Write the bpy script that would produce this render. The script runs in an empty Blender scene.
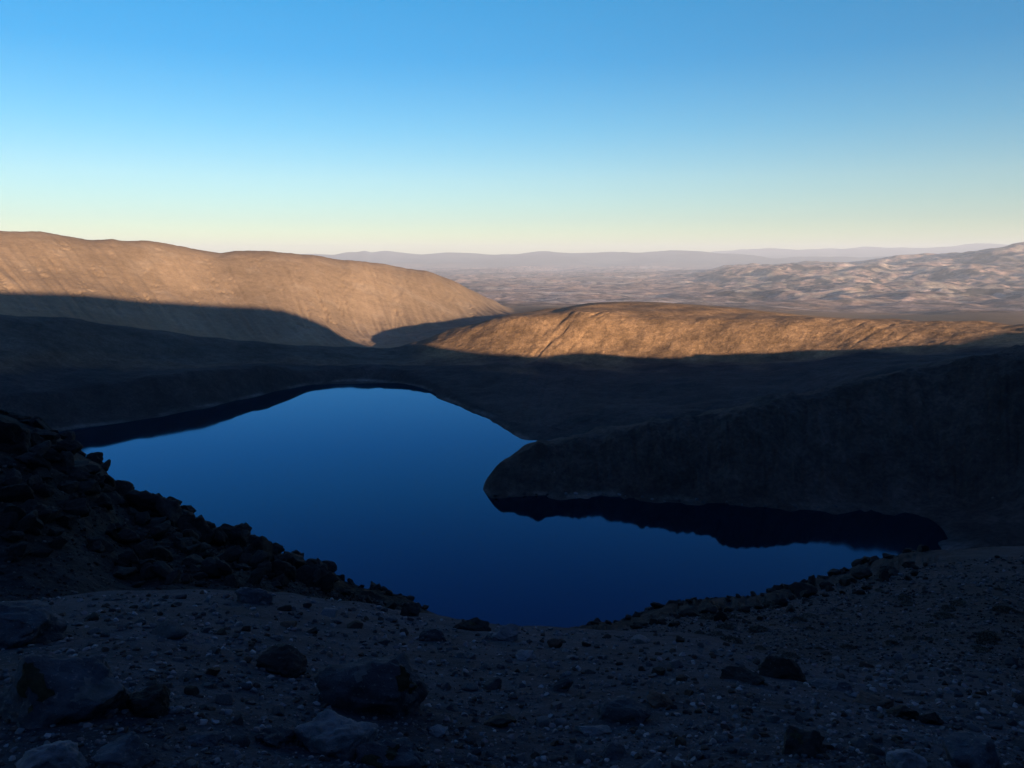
import bpy, math, random
import numpy as np

R = math.radians
rng = np.random.default_rng(7)
random.seed(7)
C = bpy.context.scene.collection

# ------------------------------------------------------------------ constants
F = 790.0                       # focal length in pixels of a 1024 x 768 frame
PITCH = math.atan(126 / F)
EYE = 100.0                     # eye height above the lake
LAKE = -100.0                   # lake level relative to the eye
SUN_AZ, SUN_EL = R(148), R(6.8)  # azimuth clockwise from the view direction
SP, CP = math.sin(PITCH), math.cos(PITCH)


def ray(px, py):
    """azimuth and tangent of elevation of a direction of view"""
    x, y = (px - 512) / F, (384 - py) / F
    dy, dz = CP + y * SP, -SP + y * CP
    return math.atan2(x, dy), dz / math.hypot(x, dy)


def az_of(px, te):
    lo, hi = -2000.0, 3000.0
    for _ in range(50):
        m = (lo + hi) / 2
        if ray(px, m)[1] > te:
            lo = m
        else:
            hi = m
    return ray(px, lo)[0]


# ------------------------------------------------------------------ noise
def _hash(ix, iy, seed):
    h = (ix.astype(np.int64) * 374761393 + iy.astype(np.int64) * 668265263 + seed * 1442695041) & 0xFFFFFFFF
    h = ((h ^ (h >> 13)) * 1274126177) & 0xFFFFFFFF
    return h ^ (h >> 16)


def perlin(x, y, seed=0):
    x0, y0 = np.floor(x), np.floor(y)
    fx, fy = x - x0, y - y0
    u = fx * fx * fx * (fx * (fx * 6 - 15) + 10)
    v = fy * fy * fy * (fy * (fy * 6 - 15) + 10)

    def g(dx, dy):
        a = (_hash(x0 + dx, y0 + dy, seed) & 1023) * (2 * math.pi / 1024)
        return np.cos(a) * (fx - dx) + np.sin(a) * (fy - dy)
    n0 = g(0, 0) * (1 - u) + g(1, 0) * u
    n1 = g(0, 1) * (1 - u) + g(1, 1) * u
    return (n0 * (1 - v) + n1 * v) * 1.5


def fbm(x, y, n=4, seed=0, gain=0.5):
    s, a = 0, 1.0
    for i in range(n):
        s = s + a * perlin(x * 2 ** i + 17.3 * i, y * 2 ** i - 9.1 * i, seed + i)
        a *= gain
    return s


def perlin3(p, seed=0):
    i = np.floor(p)
    f = p - i
    w = f * f * f * (f * (f * 6 - 15) + 10)
    out = 0
    for dx in (0, 1):
        for dy in (0, 1):
            for dz in (0, 1):
                h = _hash(i[:, 0] + dx + 57 * (i[:, 2] + dz), i[:, 1] + dy - 131 * (i[:, 2] + dz), seed)
                a = (h & 255) * (2 * math.pi / 256)
                b = ((h >> 8) & 255) / 127.5 - 1
                c = np.sqrt(np.maximum(0, 1 - b * b))
                g = np.cos(a) * c * (f[:, 0] - dx) + np.sin(a) * c * (f[:, 1] - dy) + b * (f[:, 2] - dz)
                ww = (w[:, 0] if dx else 1 - w[:, 0]) * (w[:, 1] if dy else 1 - w[:, 1]) * (w[:, 2] if dz else 1 - w[:, 2])
                out = out + ww * g
    return out * 1.4


def sstep(a, b, x):
    t = np.clip((x - a) / (b - a), 0, 1)
    return t * t * (3 - 2 * t)


# ------------------------------------------------------------------ the sheet of terrain
az = list(np.arange(-37, 37.0001, 0.1))
a = 37.0
side = []
while a < 179:
    a += 0.2 if a < 39 else (0.5 if a < 46 else 1.0)
    side.append(min(a, 180.0))
side = [s for s in side if s < 179.9]
az = np.radians(np.array([-s for s in side[::-1]] + az + side))
NC = len(az)


def pchip1(x, y, q):
    """monotone cubic through (x, y), held flat outside"""
    x, y = np.asarray(x, float), np.asarray(y, float)
    h = np.diff(x)
    d = np.diff(y) / h
    m = np.zeros_like(y)
    if len(x) > 2:
        same = d[:-1] * d[1:] > 0
        with np.errstate(divide='ignore', invalid='ignore'):
            hm = 2 * d[:-1] * d[1:] / (d[:-1] + d[1:])
        m[1:-1] = np.where(same, hm, 0)
    k = np.clip(np.searchsorted(x, q) - 1, 0, len(x) - 2)
    t = np.clip((q - x[k]) / h[k], 0, 1)
    t2, t3 = t * t, t * t * t
    return (2 * t3 - 3 * t2 + 1) * y[k] + (t3 - 2 * t2 + t) * h[k] * m[k] + (3 * t2 - 2 * t3) * y[k + 1] + (t3 - t2) * h[k] * m[k + 1]


def curve(pts):
    """pts: (column, distance, 'y', row) or (column, distance, 'z', height below the eye) -> distance and height per azimuth"""
    A, RR, ZZ = [], [], []
    for p in pts:
        px, r, how, v = p
        if how == 'y':
            aa, te = ray(px, v)
            z = te * r
        else:
            z = v
            aa = az_of(px, z / r)
        A.append(aa)
        RR.append(r)
        ZZ.append(z)
    o = np.argsort(A)
    A, RR, ZZ = np.array(A)[o], np.array(RR)[o], np.array(ZZ)[o]
    if len(A) == 1:
        return np.full(NC, RR[0]), np.full(NC, ZZ[0])
    return pchip1(A, RR, az), pchip1(A, ZZ, az)


def shore_r(px, py):
    return LAKE / ray(px, py)[1]


def shore(px, py, z=LAKE):
    return (px, shore_r(px, py), 'z', z)


BED = LAKE - 12
K = []
names = []


def add(name, pts):
    r, z = curve(pts)
    K.append([r, z])
    names.append(name)


add('foot', [(512, 0.3, 'z', -1.62)])
add('bench', [(0, 3.2, 'z', -2.0), (512, 3.2, 'z', -2.45), (1024, 3.0, 'z', -2.15)])
add('lip', [(0, 13, 'y', 604), (60, 13.5, 'y', 598), (140, 14, 'y', 592), (250, 14.5, 'y', 592), (350, 14, 'y', 602), (420, 14, 'y', 615),
            (520, 14, 'y', 626), (600, 14, 'y', 632), (690, 13, 'y', 636), (770, 10, 'y', 662), (850, 8.5, 'y', 686), (1024, 7, 'y', 728)])
add('hollow', [(0, 19, 'y', 606), (140, 20, 'y', 602), (250, 20, 'y', 602), (350, 20, 'y', 616), (420, 20, 'y', 632),
               (520, 21, 'y', 648), (600, 22, 'y', 648), (690, 22, 'y', 644), (770, 20, 'y', 656), (850, 20, 'y', 664), (1024, 20, 'y', 668)])
add('crest', [(-200, 30, 'y', 345), (0, 33, 'y', 438), (48, 33, 'y', 456), (79, 33.5, 'y', 473), (106, 34, 'y', 487), (115, 34, 'y', 499), (150, 34, 'y', 510), (186, 34, 'y', 519), (199, 33.5, 'y', 534), (237, 34, 'y', 541), (261, 33, 'y', 557), (300, 33, 'y', 568), (309, 32, 'y', 581),
              (326, 32, 'y', 580), (344, 31, 'y', 591), (395, 31, 'y', 604), (428, 30, 'y', 617), (480, 29, 'y', 630), (540, 30, 'y', 640), (600, 33, 'y', 632),
              (650, 37, 'y', 619), (690, 43, 'y', 610), (760, 52, 'y', 605), (830, 64, 'y', 583), (900, 78, 'y', 566), (960, 90, 'y', 557), (1024, 100, 'y', 553), (1200, 110, 'y', 540)])
r2, z2 = K[-1]
K.append([r2 + (z2 - LAKE + 2) / 0.78, np.full(NC, LAKE - 2.0)])
names.append('near_shore')
# the lake ends in a flat on the right
flat = sstep(math.atan((900 - 512) / F), math.atan((1000 - 512) / F), az)
K[-1][1] = K[-1][1] + 5.0 * flat
K.append([K[-1][0] * 1.12 + 10, np.where(True, BED, 0) + (LAKE + 2.5 - BED) * flat])
names.append('bed')
add('head_shore', [(-100, 300, 'z', BED), (470, 318, 'z', BED), (481, 326, 'z', LAKE - 3.0), (492, shore_r(492, 499), 'z', LAKE - .3), (545, shore_r(545, 496), 'z', LAKE), (620, shore_r(620, 498), 'z', LAKE), (690, shore_r(690, 503), 'z', LAKE),
                   (760, shore_r(760, 508), 'z', LAKE), (860, shore_r(860, 510), 'z', LAKE), (930, shore_r(930, 508), 'z', LAKE + 2.5), (1024, 330, 'z', LAKE + 5), (1200, 330, 'z', LAKE + 9)])


def bluff(px, top, mirrored):
    """a crest whose skyline and whose mirror image in the lake both stand where the two rows say"""
    return (px, -2 * EYE / (ray(px, top)[1] + ray(px, mirrored)[1]), 'y', top)


add('head_crest', [(-100, 330, 'z', BED), (474, 334, 'z', BED), (482, 335, 'z', LAKE - 1.0), (486, 337, 'y', 482), bluff(500, 463, 510), bluff(514, 453, 515), bluff(530, 444, 519), bluff(570, 438, 517), bluff(620, 429, 521), bluff(680, 417, 530), bluff(712, 411, 536), bluff(735, 407, 549),
                   bluff(770, 401, 547), bluff(820, 391, 543), bluff(880, 378, 545), (940, 432, 'y', 365), (1024, 440, 'y', 350), (1300, 450, 'y', 320)])
add('head_back', [(-100, 390, 'z', BED), (474, 385, 'z', BED), (530, 405, 'z', LAKE - 2), (600, 430, 'z', LAKE + 1), (700, 455, 'z', LAKE + 5), (800, 480, 'z', LAKE + 12), (900, 500, 'z', LAKE + 28), (940, 505, 'y', 372), (1024, 510, 'y', 362), (1300, 520, 'y', 335)])
add('knoll', [(-100, 405, 'z', BED), (530, 412, 'z', LAKE - 2), (600, 440, 'z', LAKE + 1.5), (700, 470, 'z', LAKE + 5.5), (800, 500, 'z', LAKE + 12), (880, 530, 'z', LAKE + 26), (930, 545, 'y', 366), (960, 550, 'y', 363), (1000, 550, 'y', 358), (1024, 550, 'y', 355), (1300, 560, 'y', 335)])
add('far_shore', [shore(-60, 448), shore(0, 443), shore(40, 436), shore(120, 422), shore(210, 406), shore(270, 393), shore(310, 386), shore(350, 382), shore(400, 384), shore(430, 392), shore(452, 403), shore(490, 421), shore(530, 440),
                  (600, 460, 'z', LAKE + 3), (700, 485, 'z', LAKE + 7), (800, 520, 'z', LAKE + 13), (880, 560, 'y', 368), (940, 575, 'y', 363), (1024, 575, 'y', 356), (1300, 590, 'y', 336)])
SH = [(-60, 448, 36, 21), (0, 443, 36, 21), (100, 425, 36, 20), (210, 406, 36, 18.5), (260, 395, 34, 17), (300, 388, 30, 12), (345, 382, 26, 9.5), (400, 384, 24, 8.5), (430, 392, 22, 6), (452, 403, 20, 3.5), (490, 421, 20, 3), (530, 440, 20, 3)]
add('bank', [(p, shore_r(p, q) + d, 'z', LAKE + h) for p, q, d, h in SH] +
    [(600, 480, 'z', LAKE + 4.5), (700, 505, 'z', LAKE + 9), (800, 545, 'z', LAKE + 16), (880, 580, 'y', 366), (940, 595, 'y', 361), (1024, 595, 'y', 354), (1300, 605, 'y', 334)])
add('rim_mid', [(-60, 570, 'y', 375), (0, 580, 'y', 372), (100, 630, 'y', 366), (200, 660, 'y', 366), (300, 685, 'y', 363), (390, 690, 'y', 364), (430, 690, 'y', 363), (500, 685, 'y', 362), (560, 685, 'y', 362),
                (600, 690, 'y', 362), (700, 690, 'y', 361), (800, 690, 'y', 358), (880, 690, 'y', 354), (960, 690, 'y', 350), (1024, 690, 'y', 346), (1300, 690, 'y', 335)])
add('rim_crest', [(-60, 690, 'y', 308), (0, 700, 'y', 314), (60, 715, 'y', 318), (100, 730, 'y', 323), (150, 740, 'y', 332), (200, 750, 'y', 339), (300, 760, 'y', 346), (385, 785, 'y', 349), (420, 800, 'y', 342), (460, 798, 'y', 329), (500, 788, 'y', 320), (560, 780, 'y', 313.5), (600, 780, 'y', 312),
                  (640, 775, 'y', 315), (680, 772, 'y', 317.5), (760, 775, 'y', 318), (850, 785, 'y', 319), (900, 790, 'y', 320.5), (960, 800, 'y', 322), (1000, 805, 'y', 323), (1024, 805, 'y', 322), (1300, 805, 'y', 320)])
add('rim_back', [(-60, 800, 'y', 312), (0, 810, 'y', 317), (100, 840, 'y', 325), (200, 865, 'y', 341), (300, 845, 'y', 348), (385, 860, 'y', 351), (430, 890, 'y', 342), (480, 940, 'y', 328), (520, 960, 'y', 316), (560, 920, 'y', 308.5), (600, 890, 'y', 304),
                 (640, 890, 'y', 303), (680, 890, 'y', 305.5), (740, 890, 'y', 310), (800, 900, 'y', 315), (900, 880, 'y', 322), (1024, 850, 'y', 328), (1300, 850, 'y', 324)])
add('ridge_mid', [(-60, 960, 'y', 268), (0, 970, 'y', 276), (100, 1000, 'y', 287), (200, 1040, 'y', 300), (300, 1000, 'y', 318), (385, 1000, 'y', 338), (430, 1080, 'y', 330), (480, 1230, 'y', 318), (520, 1250, 'y', 314), (560, 1200, 'y', 309.5), (600, 1200, 'y', 306.5),
                  (660, 1200, 'y', 307), (720, 1200, 'y', 311), (800, 1200, 'y', 317), (900, 1200, 'y', 323), (1024, 1200, 'y', 326)])
add('ridge_crest', [(-150, 1150, 'y', 224), (0, 1180, 'y', 230), (50, 1190, 'y', 233), (90, 1210, 'y', 240), (145, 1230, 'y', 241), (180, 1250, 'y', 246), (220, 1270, 'y', 252), (245, 1280, 'y', 250.5), (280, 1300, 'y', 252.5), (340, 1350, 'y', 259), (395, 1420, 'y', 266), (435, 1470, 'y', 274),
                    (465, 1520, 'y', 287), (490, 1570, 'y', 301), (515, 1620, 'y', 310), (560, 1700, 'y', 308), (700, 1700, 'y', 312), (850, 1700, 'y', 320), (1024, 1700, 'y', 322)])
add('foot_plain', [(-150, 2100, 'z', -130), (300, 2400, 'z', -170), (430, 2600, 'z', -175), (520, 2600, 'y', 306), (560, 2600, 'y', 306), (700, 2600, 'y', 308), (850, 2600, 'y', 313), (1024, 2600, 'y', 314)])
add('plain_near', [(0, 4200, 'z', -225), (512, 4200, 'z', -220), (1024, 4200, 'z', -215)])
add('plain_mid', [(0, 6500, 'z', -245), (512, 6500, 'z', -245), (700, 6500, 'z', -238), (1024, 6500, 'z', -205)])
add('hills_front', [(0, 9000, 'z', -255), (640, 9000, 'z', -250), (720, 9000, 'y', 274), (800, 9000, 'y', 270), (900, 9000, 'y', 268), (1024, 9000, 'y', 261)])
add('hills_crest', [(0, 12000, 'z', -260), (640, 12000, 'z', -255), (700, 12000, 'y', 271), (760, 12000, 'y', 266), (850, 12000, 'y', 262), (900, 12000, 'y', 260.5), (955, 12000, 'y', 256), (985, 12000, 'y', 252), (1005, 12000, 'y', 250), (1024, 12000, 'y', 248), (1200, 12000, 'y', 246)])
add('hills_back', [(512, 15500, 'z', -265)])
add('mountain_foot', [(0, 20000, 'z', -250), (512, 20000, 'z', -230), (1024, 20000, 'z', -260)])
add('mountain_crest', [(0, 25000, 'y', 257), (300, 25000, 'y', 256), (335, 25000, 'y', 256), (346, 25000, 'y', 254), (356, 25000, 'y', 253), (364, 25000, 'y', 251.5), (372, 25000, 'y', 253.5), (384, 25000, 'y', 253), (398, 25000, 'y', 255), (420, 25000, 'y', 256.5), (450, 25000, 'y', 254.5), (500, 25000, 'y', 253.5), (560, 25000, 'y', 253), (600, 25000, 'y', 253.5), (640, 25000, 'y', 253), (680, 25000, 'y', 253), (720, 25000, 'y', 253.5),
                       (780, 25000, 'y', 256), (1024, 25000, 'y', 257)])
add('mountain_back', [(512, 29000, 'z', -150)])
add('range_crest', [(0, 36000, 'y', 258), (600, 36000, 'y', 257), (700, 36000, 'y', 253.5), (760, 36000, 'y', 250), (800, 36000, 'y', 248.5), (880, 36000, 'y', 247), (960, 36000, 'y', 247.5), (1024, 36000, 'y', 248.5)])
add('range_back', [(512, 39000, 'z', -330)])

KR = np.array([k[0] for k in K])
KZ = np.array([k[1] for k in K])
for k in range(1, len(KR)):
    KR[k] = np.maximum(KR[k], KR[k - 1] * 1.015)
IDX = {n: i for i, n in enumerate(names)}

rows_n = {'foot': 40, 'bench': 150, 'lip': 50, 'hollow': 190, 'crest': 60, 'near_shore': 14, 'bed': 24, 'head_shore': 90, 'head_crest': 14, 'head_back': 10, 'knoll': 30,
          'far_shore': 24, 'bank': 60, 'rim_mid': 120, 'rim_crest': 24, 'rim_back': 90, 'ridge_mid': 110, 'ridge_crest': 26, 'foot_plain': 40, 'plain_near': 90, 'plain_mid': 110,
          'hills_front': 100, 'hills_crest': 14, 'hills_back': 16, 'mountain_foot': 40, 'mountain_crest': 8, 'mountain_back': 26}
SLOPE = np.diff(KZ, axis=0) / np.diff(KR, axis=0)
M = np.zeros_like(KZ)
same = SLOPE[:-1] * SLOPE[1:] > 0
with np.errstate(divide='ignore', invalid='ignore'):
    hm = 2 * SLOPE[:-1] * SLOPE[1:] / (SLOPE[:-1] + SLOPE[1:])
M[1:-1] = np.where(same, hm, 0)
M[0], M[-1] = SLOPE[0], SLOPE[-1]
row_r, row_z, row_s = [], [], []      # row_s: curve index + fraction
seg_start = []
for k in range(len(KR) - 1):
    n = rows_n.get(names[k], 20)
    seg_start.append(len(row_r))
    last = k == len(KR) - 2
    for j in range(n + (1 if last else 0)):
        q = j / n
        r = KR[k] * (KR[k + 1] / KR[k]) ** q
        h = KR[k + 1] - KR[k]
        t = (r - KR[k]) / h
        t2, t3 = t * t, t * t * t
        row_r.append(r)
        row_z.append((2 * t3 - 3 * t2 + 1) * KZ[k] + (t3 - 2 * t2 + t) * h * M[k] + (3 * t2 - 2 * t3) * KZ[k + 1] + (t3 - t2) * h * M[k + 1])
        row_s.append(np.full(NC, k + q))
seg_start.append(len(row_r))
GR, GZ, GS = np.array(row_r), np.array(row_z), np.array(row_s)
NR = len(GR)
GA = np.broadcast_to(az, GR.shape)
GX, GY = GR * np.sin(GA), GR * np.cos(GA)

# relief: octaves of noise, each only where the mesh is fine enough and the wave is small against the distance
s = GS


def bump(lo, mid, hi):
    return np.clip(np.minimum((s - lo) / max(mid - lo, 1e-6), (hi - s) / max(hi - mid, 1e-6)), 0, 1)


def band(n0, n1, soft=0.25):
    return sstep(IDX[n0] - soft, IDX[n0] + soft, s) * (1 - sstep(IDX[n1] - soft, IDX[n1] + soft, s))


deg = np.degrees(GA)
edge_n = .10 * perlin(deg * 1.3, deg * 0 + .5, 95) + .05 * perlin(deg * 4.1, deg * 0 + .5, 96)
outcrop = sstep(IDX['hollow'] - .6, IDX['hollow'] + .6, s) * (1 - sstep(IDX['near_shore'] - .2, IDX['near_shore'] + .5, s)) * (1 - sstep(-9, -3, deg)) + 0.8 * sstep(IDX['crest'] - .34, IDX['crest'] - .20, s + edge_n) * (1 - sstep(IDX['near_shore'] - .2, IDX['near_shore'] + .5, s)) * sstep(-3, 5, deg) * (1 - sstep(27, 33, deg))
outcrop = np.clip(outcrop, 0, 1)
w_head = band('bed', 'knoll')
w_wall = band('far_shore', 'rim_back')
w_ridge = band('rim_back', 'foot_plain')
w_plain = sstep(IDX['foot_plain'] - .5, IDX['plain_near'], s)
hills = band('plain_near', 'hills_back', 0.7) * sstep(10, 17, deg)
w_mtn = sstep(IDX['mountain_foot'] - .2, IDX['mountain_foot'] + .4, s)
rough = 0.55 + 0.35 * (1 - sstep(IDX['lip'], IDX['hollow'], s)) + 1.15 * outcrop + 0.75 * w_head + 0.28 * w_wall - 0.44 * w_ridge + 0.45 * w_plain + 0.8 * hills + 0.05 * w_mtn
cell = np.maximum(np.gradient(GR, axis=0), GR * R(0.1))
cell = np.where(np.abs(deg) > 39, GR * R(1.0), cell)
relief = np.zeros_like(GR)
lam = 0.06
i = 0
while lam < 9000:
    w = sstep(0.0025 * 1, 0.006, lam / GR) * (1 - sstep(0.10, 0.22, lam / GR)) * sstep(1.2, 3.0, lam / cell)
    n = perlin(GX / lam + 31.7 * i, GY / lam - 12.9 * i, 100 + i)
    rid = 1 - 2 * np.abs(perlin(GX / lam - 7.7 * i, GY / lam + 3.1 * i, 300 + i))
    n = n * (1 - outcrop) + rid * outcrop
    relief += w * 0.05 * lam ** 0.97 * n
    lam *= 1.9
    i += 1
relief *= rough
relief += w_head * sstep(-2.3, 1, deg) * (3.0 * np.maximum(0, perlin(GX / 13, GY / 13, 91) - .15) + 1.2 * np.maximum(0, perlin(GX / 5, GY / 5, 92)) - .5)
tq = np.clip((s - IDX['rim_mid']) / (IDX['rim_crest'] - IDX['rim_mid']), -.5, 1.2)
uq = (deg - 4.0 * tq) * 1.5
gq = perlin(uq + .5 * perlin(uq * 1.7, tq * 4, 93), tq * 2.2, 94) + .5 * perlin(uq * 2.6, tq * 4, 99)
relief -= (1.7 * np.exp(-((deg - 1.8 - 4 * tq) / 2.0) ** 2) + 1.0 * np.exp(-((deg - 24.5) / 2.5) ** 2)) * np.maximum(0, gq) * sstep(-.4, .1, tq) * (1 - sstep(.95, 1.2, tq))
relief += hills * 24 * (.4 - np.abs(perlin(GX / 430, GY / 620, 97)) - .5 * np.abs(perlin(GX / 190, GY / 260, 98)))
# gullies that run down the crater wall, the headland and the long ridge
fr = s - np.floor(s)


def gully(n0, n1, freq, skew, seed):
    t = np.clip((s - IDX[n0]) / (IDX[n1] - IDX[n0]), 0, 1)
    u = deg * freq + skew * t
    g = np.abs(perlin(u + 0.5 * perlin(u * .7, t * 3, seed + 5), t * 1.3, seed)) + .5 * np.abs(perlin(u * 2.3, t * 2.1 + 4, seed + 1)) + .25 * np.abs(perlin(u * 5.1, t * 4, seed + 2))
    return (g - 0.35) * np.sin(math.pi * t) ** 0.6 * (t > 0) * (t < 1)


relief += 3.2 * gully('rim_back', 'ridge_crest', 1.3, 6.0, 40) * (1 - sstep(-1, 2, deg))
tr = np.clip((s - IDX['rim_back']) / (IDX['ridge_crest'] - IDX['rim_back']), 0, 1)
cr = perlin(deg * 1.9 + 9 * tr + .6 * perlin(deg * 3, tr * 5, 77), tr * 2.5, 78)
relief -= 2.0 * sstep(.16, 0, np.abs(cr)) * sstep(-.1, .35, perlin(deg * .8, tr * 4, 79)) * np.sin(math.pi * tr) * (tr > 0) * (tr < 1) * (1 - sstep(-1, 2, deg))
relief += 1.6 * fbm(deg * .7, deg * 0 + 3.3, 4, 81) * np.exp(-((s - IDX['ridge_crest']) / .35) ** 2) * (1 - sstep(-3, 0, deg))
relief += 1.5 * gully('far_shore', 'rim_crest', 0.5, -2.4, 50) * (.4 + 1.2 * np.exp(-((deg - 2.5) / 4) ** 2))
relief += 3.5 * gully('head_shore', 'head_crest', 0.9, 1.0, 60) * sstep(-1, 5, deg)
calm = 1 - 0.45 * sstep(6, 0, np.abs(GZ - LAKE)) * (s > IDX['near_shore'])
GZ = GZ + relief * calm * sstep(0.5, 3, GR)

# the slope the photograph was taken from goes on rising behind and to the right; its unseen crest is shaped to place the shadow's edge
S2 = np.array([math.sin(SUN_AZ), math.cos(SUN_AZ)])
T2 = np.array([S2[1], -S2[0]])
TE = math.tan(SUN_EL)


def grid_hit(px, py, n0):
    """first sheet point along a line of sight beyond curve n0"""
    a_, te = ray(px, py)
    c = int(np.argmin(np.abs(az - a_)))
    rr, zz = GR[:, c], GZ[:, c]
    k = np.where((zz > te * rr) & (np.arange(NR) >= seg_start[IDX[n0]]))[0]
    k = k[0] if len(k) else seg_start[IDX[n0]]
    return np.array([rr[k] * math.sin(a_), rr[k] * math.cos(a_), zz[k]])


edge = [(0, 291, 'rim_back'), (70, 294, 'rim_back'), (150, 301, 'rim_back'), (215, 305, 'rim_back'), (270, 308, 'rim_back'), (310, 320, 'rim_back'), (350, 334, 'rim_back'), 
        (455, 350, 'far_shore'), (520, 354, 'far_shore'), (600, 360, 'far_shore'), (700, 361, 'far_shore'), (800, 355, 'far_shore'), (880, 349, 'far_shore'), (930, 346, 'far_shore'), (965, 341, 'far_shore'), (1005, 333, 'far_shore')]


def A_of(u):
    return 150 - 150 * sstep(-250, -520, u)


us, hs = [], []
for px, py, n0 in edge:
    P = grid_hit(px, py, n0)
    al, u = P[:2] @ S2, P[:2] @ T2
    us.append(u)
    hs.append(P[2] + (A_of(u) - al) * TE)
o = np.argsort(us)
us, hs = np.array(us)[o], np.array(hs)[o]

keep = np.concatenate([[True], np.diff(us) > 4])
us, hs = us[keep], hs[keep]
GU, GL = GX * T2[0] + GY * T2[1], GX * S2[0] + GY * S2[1]
hh = pchip1(us, hs, np.clip(GU, us[0], us[-1])) + 0.12 * np.maximum(0, GU - us[-1]) * (GU < us[-1] + 300) + 36 * (GU >= us[-1] + 300)
hh = hh - 0.25 * np.maximum(0, us[0] - GU)
ri = hh - 0.62 * np.maximum(0, A_of(GU) - GL) - 0.16 * np.maximum(0, GL - A_of(GU)) + 0.6 * fbm(GX / 60, GY / 60, 3, 900)
out = np.where(deg > 0, sstep(36.5, 42, deg), sstep(40, 60, -deg)) * sstep(6, 25, GR) * (1 - sstep(3000, 6000, GR))
side_w = sstep(60, 100, np.abs(deg)) * sstep(5, 40, GR)
base_back = -1.6 - 0.30 * GY * np.exp(-np.abs(GR) / 120) - 40 * sstep(500, 4000, GR)
GZ = GZ * (1 - side_w) + base_back * side_w
cap = hh + (GL - A_of(GU)) * TE  # ground out of view is kept below the sunbeam that grazes the crest
GZ = np.where((out > 0) & (GR > 12) & (GR < 2500) & (GU < us[-1] + 250), GZ * (1 - out) + np.minimum(GZ, cap - 1.5) * out, GZ)
inner = (np.abs(deg) < 36) & (GR < 700) & (GR > 150)
ex = np.where(inner, GZ - cap, -99)
kx = np.unravel_index(np.argmax(ex), ex.shape)
print('EXCESS', ex[kx], deg[kx], GR[kx], GZ[kx], GU[kx], us[0], us[-1])
print('EDGE', [(round(float(x)), round(float(y), 1)) for x, y in zip(us, hs)])
GZ = np.where(out > 0, np.maximum(GZ, GZ * (1 - out) + np.maximum(ri, GZ) * out), GZ)

# ------------------------------------------------------------------ macro colour of the sheet (what grows or lies there, plus shade painted into the crater wall)
def col(*c):
    return np.array(c, float)


tint = np.zeros(GR.shape + (3,))
n1 = fbm(GX / (0.12 * GR + 1), GY / (0.12 * GR + 1), 3, 500)[..., None]


def paint(w, c):
    w = np.clip(w, 0, 1)[..., None]
    tint[:] = tint * (1 - w) + np.asarray(c) * w


nb = fbm(GX / 55, GY / 55, 4, 520)
nf = fbm(GX / 1400, GY / 1400, 4, 540)
ng = fbm(GX / 380, GY / 650, 5, 560)
ng2 = fbm(GX / 110, GY / 190, 4, 590)
ng3 = fbm(GX / 55, GY / 120, 3, 610)
tint[:] = col(.033, .040, .053)                                                     # grey gravel
paint(sstep(IDX['lip'] + .2, IDX['hollow'] + .6, s), col(.030, .034, .042))         # the slope beyond
paint(outcrop * 1.0, col(.020, .019, .019))                                        # dark lava
paint(sstep(IDX['near_shore'] - .4, IDX['near_shore'], s), col(.019, .019, .020))
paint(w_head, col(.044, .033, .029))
fan = np.exp(-((deg - 29.6) / 1.5) ** 2) * band('bed', 'head_shore', .25) * sstep(-.3, .3, nb + .2)
paint(0.8 * fan, col(.085, .08, .078))
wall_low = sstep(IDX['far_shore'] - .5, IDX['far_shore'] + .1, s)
paint(wall_low, col(.036, .028, .027))                                              # heath on the lower crater wall, darkened for the shade it lies in
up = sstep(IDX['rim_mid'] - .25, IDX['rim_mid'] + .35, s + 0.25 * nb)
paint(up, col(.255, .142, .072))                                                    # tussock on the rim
paint(up * (1 - sstep(-8, -5, deg)), col(.070, .055, .043))  # left part of the rim: its shade is put into the colour
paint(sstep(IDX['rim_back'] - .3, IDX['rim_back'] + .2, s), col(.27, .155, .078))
lr = sstep(IDX['rim_back'] - .1, IDX['ridge_mid'] - .3, s) * (1 - sstep(-2, 2, deg))
paint(lr, col(.285, .182, .112))
paint(lr * sstep(.25, .6, nb) * .5, col(.31, .21, .14))
paint(w_plain, col(.33, .21, .16))
paint(w_plain * sstep(.05, .5, ng) * .8, col(.17, .12, .105))
paint(w_plain * sstep(.30, .6, nf + .5 * ng) * .7, col(.37, .28, .225))
paint(w_plain * sstep(.34, .46, ng2 + .35 * ng3) * (1 - w_mtn), col(.11, .08, .07))
paint(hills * sstep(.18, .26, .6 * ng + .3 * nf + .5 * ng2 + .35 * ng3), col(.34, .255, .19))
paint(hills * sstep(.20, .28, -.8 * ng + .45 * ng2 - .3 * ng3), col(.065, .055, .052))
paint(w_mtn, col(.060, .066, .072))
strand = np.exp(-((GZ - LAKE - .7 - .4 * nb) / .7) ** 2) * (s > IDX['bed'] + .5) * (s < IDX['rim_mid']) * sstep(-.5, .4, fbm(GX / 30, GY / 30, 3, 580))
paint(.75 * strand * (1 - .8 * sstep(17, 22, deg)), col(.12, .112, .10))
tint *= (1 + 0.16 * n1)

# ------------------------------------------------------------------ materials
def nodes(name):
    m = bpy.data.materials.new(name)
    m.use_nodes = True
    nt = m.node_tree
    return m, nt, nt.nodes['Principled BSDF']


def nd(nt, kind, **kw):
    n = nt.nodes.new(kind)
    for k_, v in kw.items():
        if k_ in n.inputs:
            n.inputs[k_].default_value = v
        else:
            setattr(n, k_, v)
    return n


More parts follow.
